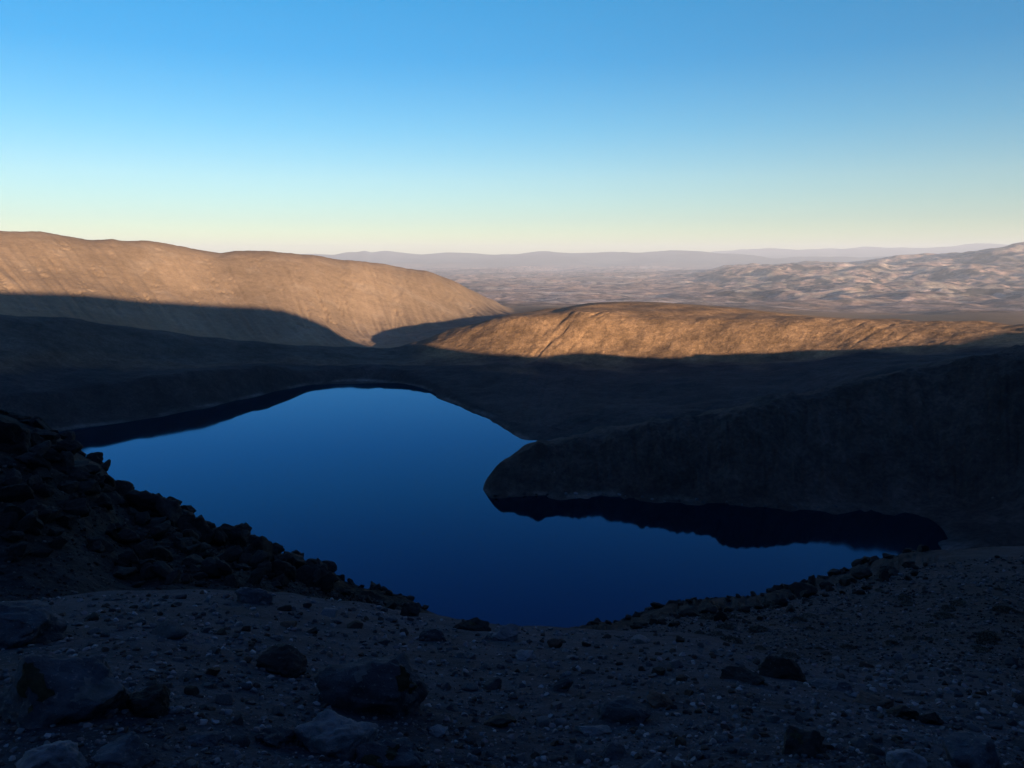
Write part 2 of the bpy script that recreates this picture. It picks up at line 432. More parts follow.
def terrain_mat(name, scales, contrast, bump_d, bump_scale, spots=None):
    m, nt, b = nodes(name)
    L = nt.links
    geo = nd(nt, 'ShaderNodeNewGeometry')
    at = nd(nt, 'ShaderNodeVertexColor', layer_name='tint')
    cur = at.outputs['Color']
    for i_, sc in enumerate(scales):
        nz = nd(nt, 'ShaderNodeTexNoise', Scale=sc, Detail=6.0, Roughness=.62)
        L.new(geo.outputs['Position'], nz.inputs['Vector'])
        mr = nd(nt, 'ShaderNodeMapRange')
        for k_, v in (('From Min', .3), ('From Max', .7), ('To Min', 1 - contrast), ('To Max', 1 + contrast)):
            mr.inputs[k_].default_value = v
        L.new(nz.outputs['Fac'], mr.inputs['Value'])
        mx = nd(nt, 'ShaderNodeVectorMath', operation='SCALE')
        L.new(cur, mx.inputs[0])
        L.new(mr.outputs['Result'], mx.inputs['Scale'])
        cur = mx.outputs[0]
    if spots:
        sc, c, lo, hi = spots
        vo = nd(nt, 'ShaderNodeTexNoise', Scale=sc, Detail=3.0, Roughness=.7)
        L.new(geo.outputs['Position'], vo.inputs['Vector'])
        mr = nd(nt, 'ShaderNodeMapRange')
        mr.inputs['From Min'].default_value, mr.inputs['From Max'].default_value = lo, hi
        L.new(vo.outputs['Fac'], mr.inputs['Value'])
        mx = nd(nt, 'ShaderNodeMix', data_type='RGBA')
        L.new(mr.outputs['Result'], mx.inputs['Factor'])
        L.new(cur, mx.inputs[6])
        mx.inputs[7].default_value = (*c, 1)
        cur = mx.outputs[2]
    L.new(cur, b.inputs['Base Color'])
    b.inputs['Roughness'].default_value = .95
    b.inputs['Specular IOR Level'].default_value = .12
    nz = nd(nt, 'ShaderNodeTexNoise', Scale=bump_scale, Detail=8.0, Roughness=.7)
    L.new(geo.outputs['Position'], nz.inputs['Vector'])
    bp = nd(nt, 'ShaderNodeBump', Strength=1.0, Distance=bump_d)
    L.new(nz.outputs['Fac'], bp.inputs['Height'])
    L.new(bp.outputs['Normal'], b.inputs['Normal'])
    return m


MT = {
    'gravel': terrain_mat('gravel ground', (1.1, 9.0, 55.0), .38, .03, 30.0, (26.0, (.13, .125, .125), .60, .72)),
    'slope': terrain_mat('stony slope', (.25, 1.6, 7.0), .40, .22, 3.0, (5.5, (.10, .10, .105), .66, .74)),
    'basin': terrain_mat('crater heath', (.02, .11, .5), .45, 1.4, .35, (.30, (.12, .11, .105), .68, .78)),
    'rim': terrain_mat('rim tussock', (.03, .15, .7), .34, 1.2, .30),
    'ridge': terrain_mat('ridge tussock', (.02, .10, .5), .15, .25, .16),
    'plain': terrain_mat('desert plain', (.0015, .006, .02, .06), .40, 6.0, .02),
    'mountain': terrain_mat('forested range', (.0004, .0015), .2, 40.0, .002),
}


def tag(o, label, cat=None, group=None, kind=None):
    o['label'] = label
    if cat:
        o['category'] = cat
    if group:
        o['group'] = group
    if kind:
        o['kind'] = kind
    return o


def mesh_np(name, verts, quads, mat, tints=None, smooth=True, link=True):
    me = bpy.data.meshes.new(name)
    nv, nq, k_ = len(verts), len(quads), quads.shape[1]
    me.vertices.add(nv)
    me.vertices.foreach_set('co', np.ascontiguousarray(verts, np.float32).ravel())
    me.loops.add(nq * k_)
    me.loops.foreach_set('vertex_index', np.ascontiguousarray(quads, np.int32).ravel())
    me.polygons.add(nq)
    me.polygons.foreach_set('loop_start', np.arange(0, nq * k_, k_, dtype=np.int32))
    me.polygons.foreach_set('use_smooth', np.full(nq, smooth))
    if tints is not None:
        at = me.color_attributes.new('tint', 'FLOAT_COLOR', 'POINT')
        at.data.foreach_set('color', np.concatenate([tints, np.ones((nv, 1))], 1).astype(np.float32).ravel())
    me.update(calc_edges=True)
    me.materials.append(mat)
    o = bpy.data.objects.new(name, me)
    if link:
        C.objects.link(o)
    return o


def sheet(name, n0, n1, mat, label, cat):
    a0 = seg_start[IDX[n0]] if n0 else 0
    a1 = seg_start[IDX[n1]] if n1 else NR - 1
    sl = slice(a0, a1 + 1)
    V = np.stack([GX[sl], GY[sl], GZ[sl] + EYE], -1)
    nr = V.shape[0]
    T = tint[sl]
    idx = np.arange(nr * NC).reshape(nr, NC)
    nxt = np.roll(idx, -1, axis=1)
    Q = np.stack([idx[:-1], nxt[:-1], nxt[1:], idx[1:]], -1).reshape(-1, 4)
    o = mesh_np(name, V.reshape(-1, 3), Q, mat, T.reshape(-1, 3))
    return tag(o, label, cat, kind='structure')


sheet('ground', None, 'hollow', MT['gravel'], 'dark stony gravel slope in the foreground at dusk', 'ground')
sheet('rocky_slope', 'hollow', 'bed', MT['slope'], 'dark lava slope dropping from the gravel to the lake', 'slope')
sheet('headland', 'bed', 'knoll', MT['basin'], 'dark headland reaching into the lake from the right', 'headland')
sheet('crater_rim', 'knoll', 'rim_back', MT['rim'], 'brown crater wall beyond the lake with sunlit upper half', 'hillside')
sheet('hill', 'rim_back', 'foot_plain', MT['ridge'], 'long smooth tan ridge behind the lake on the left', 'ridge')
sheet('plain', 'foot_plain', 'mountain_foot', MT['plain'], 'hazy brown desert plain with pale hills on its right', 'plain')
sheet('mountains', 'mountain_foot', None, MT['mountain'], 'faint blue mountain ranges along the horizon', 'mountains')


def height(x, y):
    """height of the sheet (world z) at a point in front of the camera"""
    a_, r = math.atan2(x, y), math.hypot(x, y)
    c = int(np.clip(np.searchsorted(az, a_) - 1, 0, NC - 2))
    f = (a_ - az[c]) / (az[c + 1] - az[c])
    z0 = np.interp(r, GR[:, c], GZ[:, c])
    z1 = np.interp(r, GR[:, c + 1], GZ[:, c + 1])
    return float(z0 * (1 - f) + z1 * f) + EYE


def spot(px, py, rmax=130):
    """where a line of sight first meets the near ground"""
    a_, te = ray(px, py)
    c = int(np.argmin(np.abs(az - a_)))
    rr, zz = GR[:, c], GZ[:, c]
    k = np.where((zz > te * rr) & (rr > 1.0))[0]
    r = float(rr[k[0]]) if len(k) else 20.0
    return r * math.sin(a_), r * math.cos(a_), r


# ------------------------------------------------------------------ the lake
wm, nt, b = nodes('lake water')
nt.nodes.remove(b)
df = nd(nt, 'ShaderNodeBsdfDiffuse')
df.inputs['Color'].default_value = (.0003, .0020, .0085, 1)
gl = nd(nt, 'ShaderNodeBsdfGlossy')
gl.inputs['Color'].default_value = (.27, .60, 1.0, 1)
fz = nd(nt, 'ShaderNodeFresnel', IOR=1.333)
mxs = nd(nt, 'ShaderNodeMixShader')
nt.links.new(fz.outputs[0], mxs.inputs[0])
nt.links.new(df.outputs[0], mxs.inputs[1])
nt.links.new(gl.outputs[0], mxs.inputs[2])
nt.links.new(mxs.outputs[0], nt.nodes['Material Output'].inputs['Surface'])
geo = nd(nt, 'ShaderNodeNewGeometry')
mp = nd(nt, 'ShaderNodeMapping')
mp.inputs['Scale'].default_value = (1, .45, 1)
n_ = nd(nt, 'ShaderNodeTexNoise', Scale=.9, Detail=4.0, Roughness=.6)
nt.links.new(geo.outputs['Position'], mp.inputs['Vector'])
nt.links.new(mp.outputs[0], n_.inputs['Vector'])
bp = nd(nt, 'ShaderNodeBump', Strength=.5, Distance=.012)
nt.links.new(n_.outputs['Fac'], bp.inputs['Height'])
nt.links.new(bp.outputs['Normal'], gl.inputs['Normal'])
nt.links.new(bp.outputs['Normal'], fz.inputs['Normal'])
rz = nd(nt, 'ShaderNodeTexNoise', Scale=.009, Detail=2.0)
nt.links.new(geo.outputs['Position'], rz.inputs['Vector'])
mr = nd(nt, 'ShaderNodeMapRange')
for k_, v in (('From Min', .4), ('From Max', .7), ('To Min', .02), ('To Max', .09)):
    mr.inputs[k_].default_value = v
nt.links.new(rz.outputs['Fac'], mr.inputs['Value'])
nt.links.new(mr.outputs[0], gl.inputs['Roughness'])
ang = np.linspace(0, 2 * math.pi, 129)[:-1]
ring = np.stack([-20 + 500 * np.cos(ang), 345 + 290 * np.sin(ang), np.zeros(128)], -1)
me = bpy.data.meshes.new('lake')
me.from_pydata([tuple(v) for v in ring], [], [tuple(range(128))])
me.materials.append(wm)
lake = bpy.data.objects.new('lake', me)
C.objects.link(lake)
tag(lake, 'still deep blue crater lake mirroring the evening sky', 'lake', kind='structure')

# ------------------------------------------------------------------ stone
import bmesh
from mathutils import Euler, Vector


def ico(sub):
    bm = bmesh.new()
    bmesh.ops.create_icosphere(bm, subdivisions=sub, radius=1.0)
    V = np.array([v.co[:] for v in bm.verts])
    Fc = np.array([[v.index for v in f.verts] for f in bm.faces])
    bm.free()
    return V, Fc


ICO = {k_: ico(k_) for k_ in (2, 3, 4, 5)}


def rock_shape(seed, sub, cuts=14, lo=.5, hi=.92, rough_=.07):
    """a broken stone: a ball cut by planes, then weathered"""
    g = np.random.default_rng(seed)
    V, Fc = ICO[sub]
    P = V * 1.15
    for _ in range(cuts):
        n = g.normal(size=3)
        n /= np.linalg.norm(n)
        d = g.uniform(lo, hi)
        P = P - np.maximum(0, P @ n - d)[:, None] * n * g.uniform(.86, 1.0)
    N = P / np.linalg.norm(P, axis=1, keepdims=True)
    off = g.uniform(0, 50, 3)
    disp = 1.5 * rough_ * perlin3(P * 1.4 + off, seed) + rough_ * perlin3(P * 3.1 + off, seed + 1)
    if sub >= 3:
        disp += .6 * rough_ * perlin3(P * 6.5 + off, seed + 2)
    if sub >= 4:
        pits = np.clip(perlin3(P * 5.0 - off, seed + 4) - .18, 0, 1)
        disp += .35 * rough_ * perlin3(P * 14 + off, seed + 3) - 1.1 * rough_ * pits
    if sub >= 5:
        disp += .2 * rough_ * perlin3(P * 28 + off, seed + 6)
    return P + N * disp[:, None], Fc


def rock_mat(name, c, var, spots=None, scale=6.0, bumpd=.02):
    m, nt, b = nodes(name)
    L = nt.links
    tc = nd(nt, 'ShaderNodeTexCoord')
    oi = nd(nt, 'ShaderNodeObjectInfo')
    ad = nd(nt, 'ShaderNodeVectorMath', operation='ADD')
    L.new(tc.outputs['Object'], ad.inputs[0])
    L.new(oi.outputs['Location'], ad.inputs[1])
    n1_ = nd(nt, 'ShaderNodeTexNoise', Scale=scale, Detail=8.0, Roughness=.65)
    n2_ = nd(nt, 'ShaderNodeTexNoise', Scale=scale * 5.5, Detail=4.0, Roughness=.7)
    L.new(ad.outputs[0], n1_.inputs['Vector'])
    L.new(ad.outputs[0], n2_.inputs['Vector'])
    r = nd(nt, 'ShaderNodeValToRGB')
    r.color_ramp.elements[0].position, r.color_ramp.elements[1].position = .32, .7
    r.color_ramp.elements[0].color = (*[v * (1 - var) for v in c], 1)
    r.color_ramp.elements[1].color = (*[v * (1 + var) for v in c], 1)
    L.new(n1_.outputs['Fac'], r.inputs['Fac'])
    mr = nd(nt, 'ShaderNodeMapRange')
    for k_, v in (('From Min', 0), ('From Max', 1), ('To Min', .65), ('To Max', 1.4)):
        mr.inputs[k_].default_value = v
    L.new(oi.outputs['Random'], mr.inputs['Value'])
    sc_ = nd(nt, 'ShaderNodeVectorMath', operation='SCALE')
    L.new(r.outputs[0], sc_.inputs[0])
    L.new(mr.outputs[0], sc_.inputs['Scale'])
    cur = sc_.outputs[0]
    if spots:
        mr2 = nd(nt, 'ShaderNodeMapRange')
        mr2.inputs['From Min'].default_value, mr2.inputs['From Max'].default_value = .60, .68
        L.new(n2_.outputs['Fac'], mr2.inputs['Value'])
        mx = nd(nt, 'ShaderNodeMix', data_type='RGBA')
        L.new(mr2.outputs[0], mx.inputs['Factor'])
        L.new(cur, mx.inputs[6])
        mx.inputs[7].default_value = (*spots, 1)
        cur = mx.outputs[2]
    L.new(cur, b.inputs['Base Color'])
    b.inputs['Roughness'].default_value = .92
    b.inputs['Specular IOR Level'].default_value = .2
    bp_ = nd(nt, 'ShaderNodeBump', Strength=.9, Distance=bumpd)
    L.new(n2_.outputs['Fac'], bp_.inputs['Height'])
    L.new(bp_.outputs[0], b.inputs['Normal'])
    return m


RM = {'grey': rock_mat('grey rock', (.046, .051, .061), .45, (.13, .13, .13)),
      'pale': rock_mat('pale rock', (.105, .11, .12), .35, (.09, .09, .09)),
      'dark': rock_mat('dark lava', (.018, .017, .017), .5, (.05, .05, .05)),
      'red': rock_mat('rusty rock', (.060, .040, .032), .45, (.10, .09, .085)),
      'lichen': rock_mat('grey lichen', (.095, .098, .098), .4, (.06, .06, .06), 14.0, .004),
      'moss': rock_mat('brown moss', (.026, .024, .012), .5, None, 30.0, .01)}


def rock(name, px, py, wpx, label, cat, kind, seed, flat_=.75, deep=1.0, sub=5, group=None, sink=.3, cuts=14, moss=None, tilt=.25, rot=None, rough_=.07):
    """one stone whose middle stands at a line of sight, with a width given at its distance"""
    x, y, r = spot(px, py)
    half = 0.5 * wpx / F * math.hypot(r, EYE - height(x, y)) * 1.02
    V, Fc = rock_shape(seed, sub, cuts, rough_=rough_)
    V = V / np.abs(V).max(axis=0)
    V = V * np.array([1.0, deep, flat_]) * half
    g = random.Random(seed)
    body = mesh_np(name if not moss else 'stone_body', V, Fc, RM[kind])
    o = body
    if moss:                       # a stone that carries patches: an empty at its foot parents body and patches
        o = bpy.data.objects.new(name, None)
        C.objects.link(o)
        body.parent = o
    o.location = (x, y, height(x, y) + flat_ * half * (1 - 2 * sink) * .9)
    o.rotation_euler = (g.uniform(-tilt, tilt), g.uniform(-tilt, tilt), g.uniform(-.5, .5) if rot is None else rot)
    tag(o, label, cat, group)
    for q, (pname, mx_, my_, mz_, mr_) in enumerate(moss or []):
        d = np.array([mx_, my_, mz_], float)
        d /= np.linalg.norm(d)
        U = V / half
        N = U / np.linalg.norm(U, axis=1, keepdims=True)
        reach = N @ d + .12 * perlin3(N * 3.0 + q, seed + 70 + q) + .05 * perlin3(N * 9.0 + q, seed + 80 + q)
        okv = reach > 1 - mr_
        sel = Fc[okv[Fc].all(axis=1)]
        if not len(sel):
            continue
        used = np.unique(sel)
        lut = np.full(len(V), -1)
        lut[used] = np.arange(len(used))
        thick = .035 if pname == 'moss_patch' else .006
        lift = np.clip((reach[used] - (1 - mr_)) / .12, 0, 1) * thick + .002
        pm = mesh_np(pname, V[used] + N[used] * (half * (lift + .5 * thick * np.abs(perlin3(N[used] * 16, seed))))[:, None], lut[sel], RM['moss' if pname == 'moss_patch' else 'lichen'])
        pm.parent = o
    return o


big = [
    # name, column, row, width, label, category, material, seed, height, depth, moss
    ('boulder', 16, 640, 126, 'broad dark boulder at the left edge just above the mossy boulder', 'boulder', 'grey', 11, .62, .9, None),
    ('boulder', 72, 712, 132, 'big grey boulder at lower left with a dark moss patch on its face', 'boulder', 'grey', 12, .80, .8, [('moss_patch', -.30, -.7, .66, .05), ('lichen_patch', .55, -.6, .5, .05)]),
    ('boulder', 288, 672, 64, 'squat dark boulder alone on the gravel left of centre', 'boulder', 'dark', 13, .68, .8, None),
    ('boulder', 368, 706, 128, 'big square topped grey boulder standing on the gravel left of bottom centre', 'boulder', 'grey', 14, .68, .8, [('moss_patch', .75, -.4, .5, .04), ('lichen_patch', -.3, -.5, .8, .04)]),
    ('boulder', 338, 752, 88, 'pale grey boulder leaning below the big square topped boulder', 'boulder', 'pale', 15, .72, .7, None),
    ('boulder', 398, 764, 84, 'low boulder with moss patches below the big square topped boulder', 'boulder', 'grey', 16, .55, .7, [('moss_patch', -.1, -.6, .8, .06), ('moss_patch', -.6, -.8, .3, .03)]),
    ('rock', 507, 640, 44, 'whitish slab tilted on the edge of the gravel above the lake', 'rock', 'pale', 17, .55, .6, None),
    ('rock', 526, 660, 24, 'small whitish wedge just below the tilted whitish slab', 'rock', 'pale', 18, .55, .9, None),
    ('rock', 474, 630, 46, 'mossy dark hump on the gravel edge beside the whitish slab', 'rock', 'dark', 19, .6, .7, [('moss_patch', -.2, -.3, .9, .12)]),
    ('rock', 432, 640, 34, 'speckled grey rock behind the big square topped boulder near the gravel edge', 'rock', 'grey', 20, .7, .8, None),
    ('rock', 594, 733, 38, 'flat whitish stone lying in the middle of the lower gravel', 'rock', 'pale', 21, .38, .8, None),
    ('rock', 622, 720, 62, 'broad grey rock behind the flat whitish stone', 'rock', 'grey', 22, .62, .8, None),
    ('rock', 615, 758, 34, 'bluish grey stone in front of the flat whitish stone', 'rock', 'grey', 23, .55, .9, None),
    ('boulder', 786, 678, 56, 'black boulder on the lip of the gravel right of centre', 'boulder', 'dark', 24, .62, .8, None),
    ('boulder', 745, 680, 52, 'low black rock left of the black boulder on the lip', 'rock', 'dark', 25, .45, .8, None),
    ('rock', 832, 690, 44, 'flat grey stone right of the black boulder on the lip', 'rock', 'grey', 26, .42, .8, None),
    ('rock', 868, 704, 52, 'long low rusty stone on the gravel at right', 'rock', 'red', 27, .30, .6, None),
    ('boulder', 905, 766, 40, 'rounded whitish boulder at the bottom right edge of the picture', 'boulder', 'pale', 28, .95, .9, None),
    ('boulder', 972, 764, 64, 'rounded grey boulder next to the whitish one at bottom right', 'boulder', 'grey', 29, .75, .9, None),
    ('boulder', 800, 752, 48, 'dark block with a moss cap on the lower right gravel', 'boulder', 'dark', 30, .85, .9, [('moss_patch', 0, -.4, .9, .08)]),
    ('rock', 900, 716, 34, 'black stone half buried on the right of the gravel', 'rock', 'dark', 31, .5, .9, None),
    ('rock', 930, 722, 30, 'blackish wedge beside the half buried black stone', 'rock', 'dark', 32, .6, .9, None),
    ('rock', 55, 766, 66, 'pale flat stone in the bottom left corner', 'rock', 'pale', 33, .5, .7, None),
    ('rock', 122, 766, 60, 'grey stone at the bottom edge below the mossy boulder', 'rock', 'grey', 34, .6, .8, None),
    ('rock', 205, 745, 40, 'bluish grey stone between the mossy boulder and the big square topped boulder', 'rock', 'grey', 35, .55, .8, None),
    ('rock', 275, 744, 46, 'flattened grey stone left of the leaning pale boulder', 'rock', 'grey', 36, .45, .8, None),
    ('rock', 205, 632, 16, 'small bright stone alone on the far left gravel', 'rock', 'pale', 37, .7, .9, None),
    ('rock', 150, 712, 44, 'dark angular block touching the right side of the mossy boulder', 'rock', 'dark', 38, .9, .9, None),
    ('rock', 250, 602, 46, 'pale crumbling rock on the gravel edge below the black outcrop', 'rock', 'grey', 39, .6, .8, None),
    ('rock', 660, 705, 40, 'brownish low rock right of the broad grey rock', 'rock', 'red', 40, .5, .9, None),
    ('rock', 500, 724, 36, 'half sunken dark stone below the middle of the gravel edge', 'rock', 'dark', 41, .45, .8, None),
    ('rock', 560, 690, 28, 'angular grey stone on open gravel above the broad grey rock', 'rock', 'grey', 42, .6, .8, None),
    ('rock', 440, 735, 30, 'angular pale chip right of the low mossy boulder', 'rock', 'pale', 43, .45, .8, None),
]
taken = []
for nm, px, py, wpx, lab, cat, kind, seed, fl, dp, moss in big:
    rock(nm, px, py, wpx * .86, lab, cat, kind, seed, fl, dp, 5, None, .40, moss=moss, cuts=20, rough_=.10)
    taken.append((px, py, wpx))

# jagged rocks of the black outcrop on the left: a few shapes, copied
protos = []
for q in range(9):
    V, Fc = rock_shape(200 + q, 4, 18, .38, .9, .12)
    V = V / np.abs(V).max(axis=0) * np.array([1, .8, .9])
    protos.append(V)
PM = {}


def copy_rock(name, q, kind, sub, x, y, half, squash, label, cat, group, rr_, up=0.0, ptilt=.3):
    key = (name, q, kind)
    if key not in PM:
        V, Fc = (protos[q], ICO[4][1]) if sub == 4 else (sprotos[q], ICO[3][1])
        PM[key] = mesh_np(name, V, Fc, RM[kind])
        o = PM[key]
    else:
        o = PM[key].copy()
        C.objects.link(o)
    o.location = (x, y, height(x, y) + half * squash * (.35 + up))
    o.scale = (half, half * rr_.uniform(.7, 1.1), half * squash)
    o.rotation_euler = (rr_.uniform(-ptilt, ptilt), rr_.uniform(-ptilt, ptilt), rr_.uniform(0, 6.28))
    return tag(o, label, cat, group)


rr = random.Random(5)
ol, og = 'jagged black lava rock on the outcrop above the left lakeshore', 'rocks of the black outcrop'
sil = [(4, 440), (20, 445), (36, 452), (52, 458), (66, 466), (80, 474), (94, 481), (106, 488), (116, 500), (130, 500), (148, 508), (168, 514), (184, 518), (199, 533), (216, 538), (236, 540), (250, 549), (262, 556), (282, 563), (298, 567), (310, 580), (325, 579), (345, 590), (368, 597), (392, 604), (412, 611)]
for px, py in sil:
    x, y, r = spot(px, py + 5)
    w_ = rr.uniform(18, 46) * (1 if px < 340 else .55)
    copy_rock('lava_rock', rr.randrange(9), 'dark', 4, x, y, .5 * w_ / F * r, rr.uniform(.7, 1.2), ol, 'rock', og, rr, 0, .7)
for _ in range(165):
    px = rr.uniform(2, 330)
    top_ = np.interp(px, [p[0] for p in sil], [p[1] for p in sil])
    py = rr.uniform(top_ - 4, 588) if px > 115 else rr.uniform(top_ - 14, 560)
    x, y, r = spot(px, py)
    if r < 16:
        continue
    copy_rock('lava_rock', rr.randrange(9), 'dark', 4, x, y, .5 * rr.uniform(9, 34) / F * r, rr.uniform(.5, 1.0), ol, 'rock', og, rr, 0, .6)
for px in np.arange(-4, 425, 7.0):
    px = px + rr.uniform(-3, 3)
    c_ = int(np.argmin(np.abs(az - ray(px, 500)[0])))
    near_ = (GR[:, c_] > 18) & (GR[:, c_] < 70)
    r = float(GR[near_, c_][np.argmax(GZ[near_, c_] / GR[near_, c_])]) + rr.uniform(-.6, .3)
    x, y = r * math.sin(az[c_]), r * math.cos(az[c_])
    copy_rock('lava_rock', rr.randrange(9), 'dark', 4, x, y, .5 * rr.uniform(9, 24) * (1 if px < 330 else .6) / F * r, rr.uniform(.5, 1.0), ol, 'rock', og, rr, -.1, .7)
# rocks along the crest on the right, seen against the water
for px, py, w_, lab in ((690, 612, 34, 'rounded black rock on the right crest nearest the middle of the lake'), (706, 609, 26, 'black rock with a flat top on the right crest beside the rounded one'),
                        (755, 604, 18, 'small black knob standing alone on the right crest'), (803, 591, 26, 'broad black crag on the right crest against the water'), (812, 582, 16, 'pointed black rock crowning the crag on the right crest'),
                        (846, 581, 20, 'low black rock right of the crag on the right crest'), (862, 575, 26, 'long black rock on the right crest near the end of the lake'), (890, 568, 18, 'black rock at the lake end of the right crest'),
                        (640, 624, 26, 'low black rock where the gravel edge meets the right crest')):
    x, y, r = spot(px, py + 4)
    copy_rock('crest_rock', rr.randrange(9), 'dark', 4, x, y, .5 * w_ / F * r, 1.0 if 'pointed' in lab else .6, lab, 'rock', None, rr, .25 if 'pointed' in lab else 0)

for px in list(range(500, 700, 13)) + list(range(705, 880, 19)):
    py_ = np.interp(px, [492, 545, 620, 690, 760, 860], [499, 496, 498, 503, 508, 510]) + rr.uniform(-1.5, .5)
    a_, te = ray(px + rr.uniform(-5, 5), py_)
    r = -EYE / te
    x, y = r * math.sin(a_), r * math.cos(a_)
    for _ in range(60):
        if height(x, y) > .15:
            break
        r += .4
        x, y = r * math.sin(a_), r * math.cos(a_)
    copy_rock('shore_rock', rr.randrange(9), rr.choice(['grey', 'pale', 'grey', 'dark']), 4, x, y, rr.uniform(.5, 1.5), rr.uniform(.5, .9), 'rock lying at the waterline along the foot of the headland', 'rock', 'rocks along the foot of the headland', rr)

BL, BG = 'small black rock in the broken bank along the right crest', 'small rocks of the bank on the right crest'
for px in np.arange(588, 930, 6.0):
    px = px + rr.uniform(-3, 3)
    c_ = int(np.argmin(np.abs(az - ray(px, 590)[0])))
    near_ = (GR[:, c_] > 24) & (GR[:, c_] < 140)
    r = float(GR[near_, c_][np.argmax(GZ[near_, c_] / GR[near_, c_])]) + rr.uniform(-.8, .2)
    copy_rock('bank_rock', rr.randrange(9), 'dark', 4, r * math.sin(az[c_]), r * math.cos(az[c_]), .5 * rr.uniform(5, 17) / F * r, rr.uniform(.4, .8), BL, 'rock', BG, rr, -.15, .5)
for px in np.arange(585, 935, 9.5):
    px = px + rr.uniform(-4, 4)
    py = np.interp(px, [585, 600, 650, 690, 760, 830, 900, 960], [634, 633, 620, 611, 606, 584, 567, 558])
    for off_ in (rr.uniform(2, 6), rr.uniform(7, 18)):
        x, y, r = spot(px, py + off_)
        if r < 24:
            continue
        copy_rock('bank_rock', rr.randrange(9), 'dark', 4, x, y, .5 * rr.uniform(5, 15) / F * r, rr.uniform(.5, 1.0), BL, 'rock', BG, rr, 0, .6)

# loose stones one can count
sprotos = []
for q in range(14):
    V, Fc = rock_shape(300 + q, 3, 12, .45, .9, .06)
    sprotos.append(V / np.abs(V).max(axis=0))
SG = {'pale': ('small pale stone lying loose on the dark gravel', 'small pale stones on the gravel'),
      'grey': ('small grey stone lying loose on the dark gravel', 'small grey stones on the gravel'),
      'dark': ('small blackish stone lying loose on the dark gravel', 'small blackish stones on the gravel'),
      'red': ('small rusty brown stone lying loose on the dark gravel', 'small rusty stones on the gravel')}
n_ = 0
while n_ < 235:
    px = rr.uniform(-10, 1034)
    edge_y = np.interp(px, [0, 140, 250, 350, 420, 520, 600, 690, 770, 850, 1024], [606, 596, 596, 606, 618, 630, 636, 640, 650, 655, 668])
    py = rr.uniform(edge_y, 775)
    w_ = 8 * (1 + rr.expovariate(1.1)) * (.75 + .5 * (py - edge_y) / (775 - edge_y))
    w_ = min(w_, 40)
    if any(abs(px - t[0]) < (t[2] + w_) * .52 and abs(py - t[1]) < (t[2] + w_) * .42 for t in taken):
        continue
    taken.append((px, py, w_))
    x, y, r = spot(px, py)
    kind = rr.choices(['pale', 'grey', 'dark', 'red'], [.36, .44, .12, .08])[0]
    lab, grp = SG[kind]
    copy_rock('stone', rr.randrange(14), kind, 3, x, y, .5 * w_ / F * math.hypot(r, 2), rr.uniform(.4, .8), lab, 'stone', grp, rr)
    n_ += 1

# gravel nobody could count
m, nt, b = nodes('loose gravel')
at = nd(nt, 'ShaderNodeVertexColor', layer_name='tint')
nt.links.new(at.outputs['Color'], b.inputs['Base Color'])
b.inputs['Roughness'].default_value = .95
b.inputs['Specular IOR Level'].default_value = .15
GM = m
bases = []
for q in range(16):
    V, Fc = rock_shape(400 + q, 2, 9, .45, .9, .08)
    bases.append(V[:, :] / np.abs(V).max(axis=0))
F2 = ICO[2][1]


def scatter(name, n, pxr, top, bot, wlo, whi, label, pal, rlo, rhi, cat='gravel'):
    vs_, fs_, ts_ = [], [], []
    g = np.random.default_rng(len(name) * 31 + n)
    k_ = 0
    for _ in range(n * 3):
        px = g.uniform(*pxr)
        py = g.uniform(min(bot - 1, np.interp(px, *top)), bot)
        x, y, r = spot(px, py)
        if not rlo < r < rhi or k_ >= n:
            continue
        w_ = wlo * (whi / wlo) ** (g.random() ** 1.9)
        h_ = .5 * w_ / F * math.hypot(r, 2)
        V = bases[g.integers(16)] * h_ * np.array([1, g.uniform(.6, 1), g.uniform(.4, .85)])
        E_ = np.array(Euler((g.uniform(-.4, .4), g.uniform(-.4, .4), g.uniform(0, 6.28))).to_matrix())
        vs_.append(V @ E_.T + np.array([x, y, height(x, y) + .2 * h_]))
        fs_.append(F2 + len(V) * k_)
        c_ = np.array(pal[g.integers(len(pal))]) * g.uniform(.6, 1.4)
        ts_.append(np.broadcast_to(c_, V.shape))
        k_ += 1
    o = mesh_np(name, np.concatenate(vs_), np.concatenate(fs_), GM, np.concatenate(ts_), smooth=False)
    return tag(o, label, cat, kind='stuff')


topl = ([0, 140, 250, 350, 420, 520, 600, 690, 770, 850, 1024], [602, 592, 592, 602, 615, 627, 632, 637, 645, 650, 660])
scatter('gravel', 12500, (-30, 1054), topl, 790, 1.3, 9.5, 'loose grey gravel scattered over the foreground slope', [(.046, .049, .056), (.066, .070, .078), (.10, .103, .112), (.12, .105, .11), (.045, .036, .032), (.17, .17, .175)], 1.5, 20)
topr = ([430, 520, 600, 650, 690, 760, 830, 900, 960, 1024, 1060], [618, 632, 634, 622, 612, 608, 586, 570, 560, 556, 550])
scatter('rubble', 7000, (560, 1050), topr, 700, .9, 5.5, 'fine dark rubble on the slope at right beyond the gravel', [(.036, .040, .046), (.055, .058, .066), (.022, .022, .024), (.09, .092, .10), (.12, .12, .13)], 17, 125)
scatter('lava_rubble', 2600, (-30, 430), ([-30, 0, 60, 110, 250, 330, 430], [425, 430, 475, 494, 551, 586, 618]), 606, 1.2, 6.0, 'black lava rubble covering the outcrop on the left', [(.022, .021, .02), (.034, .032, .031), (.013, .012, .012), (.06, .058, .058)], 15, 40)

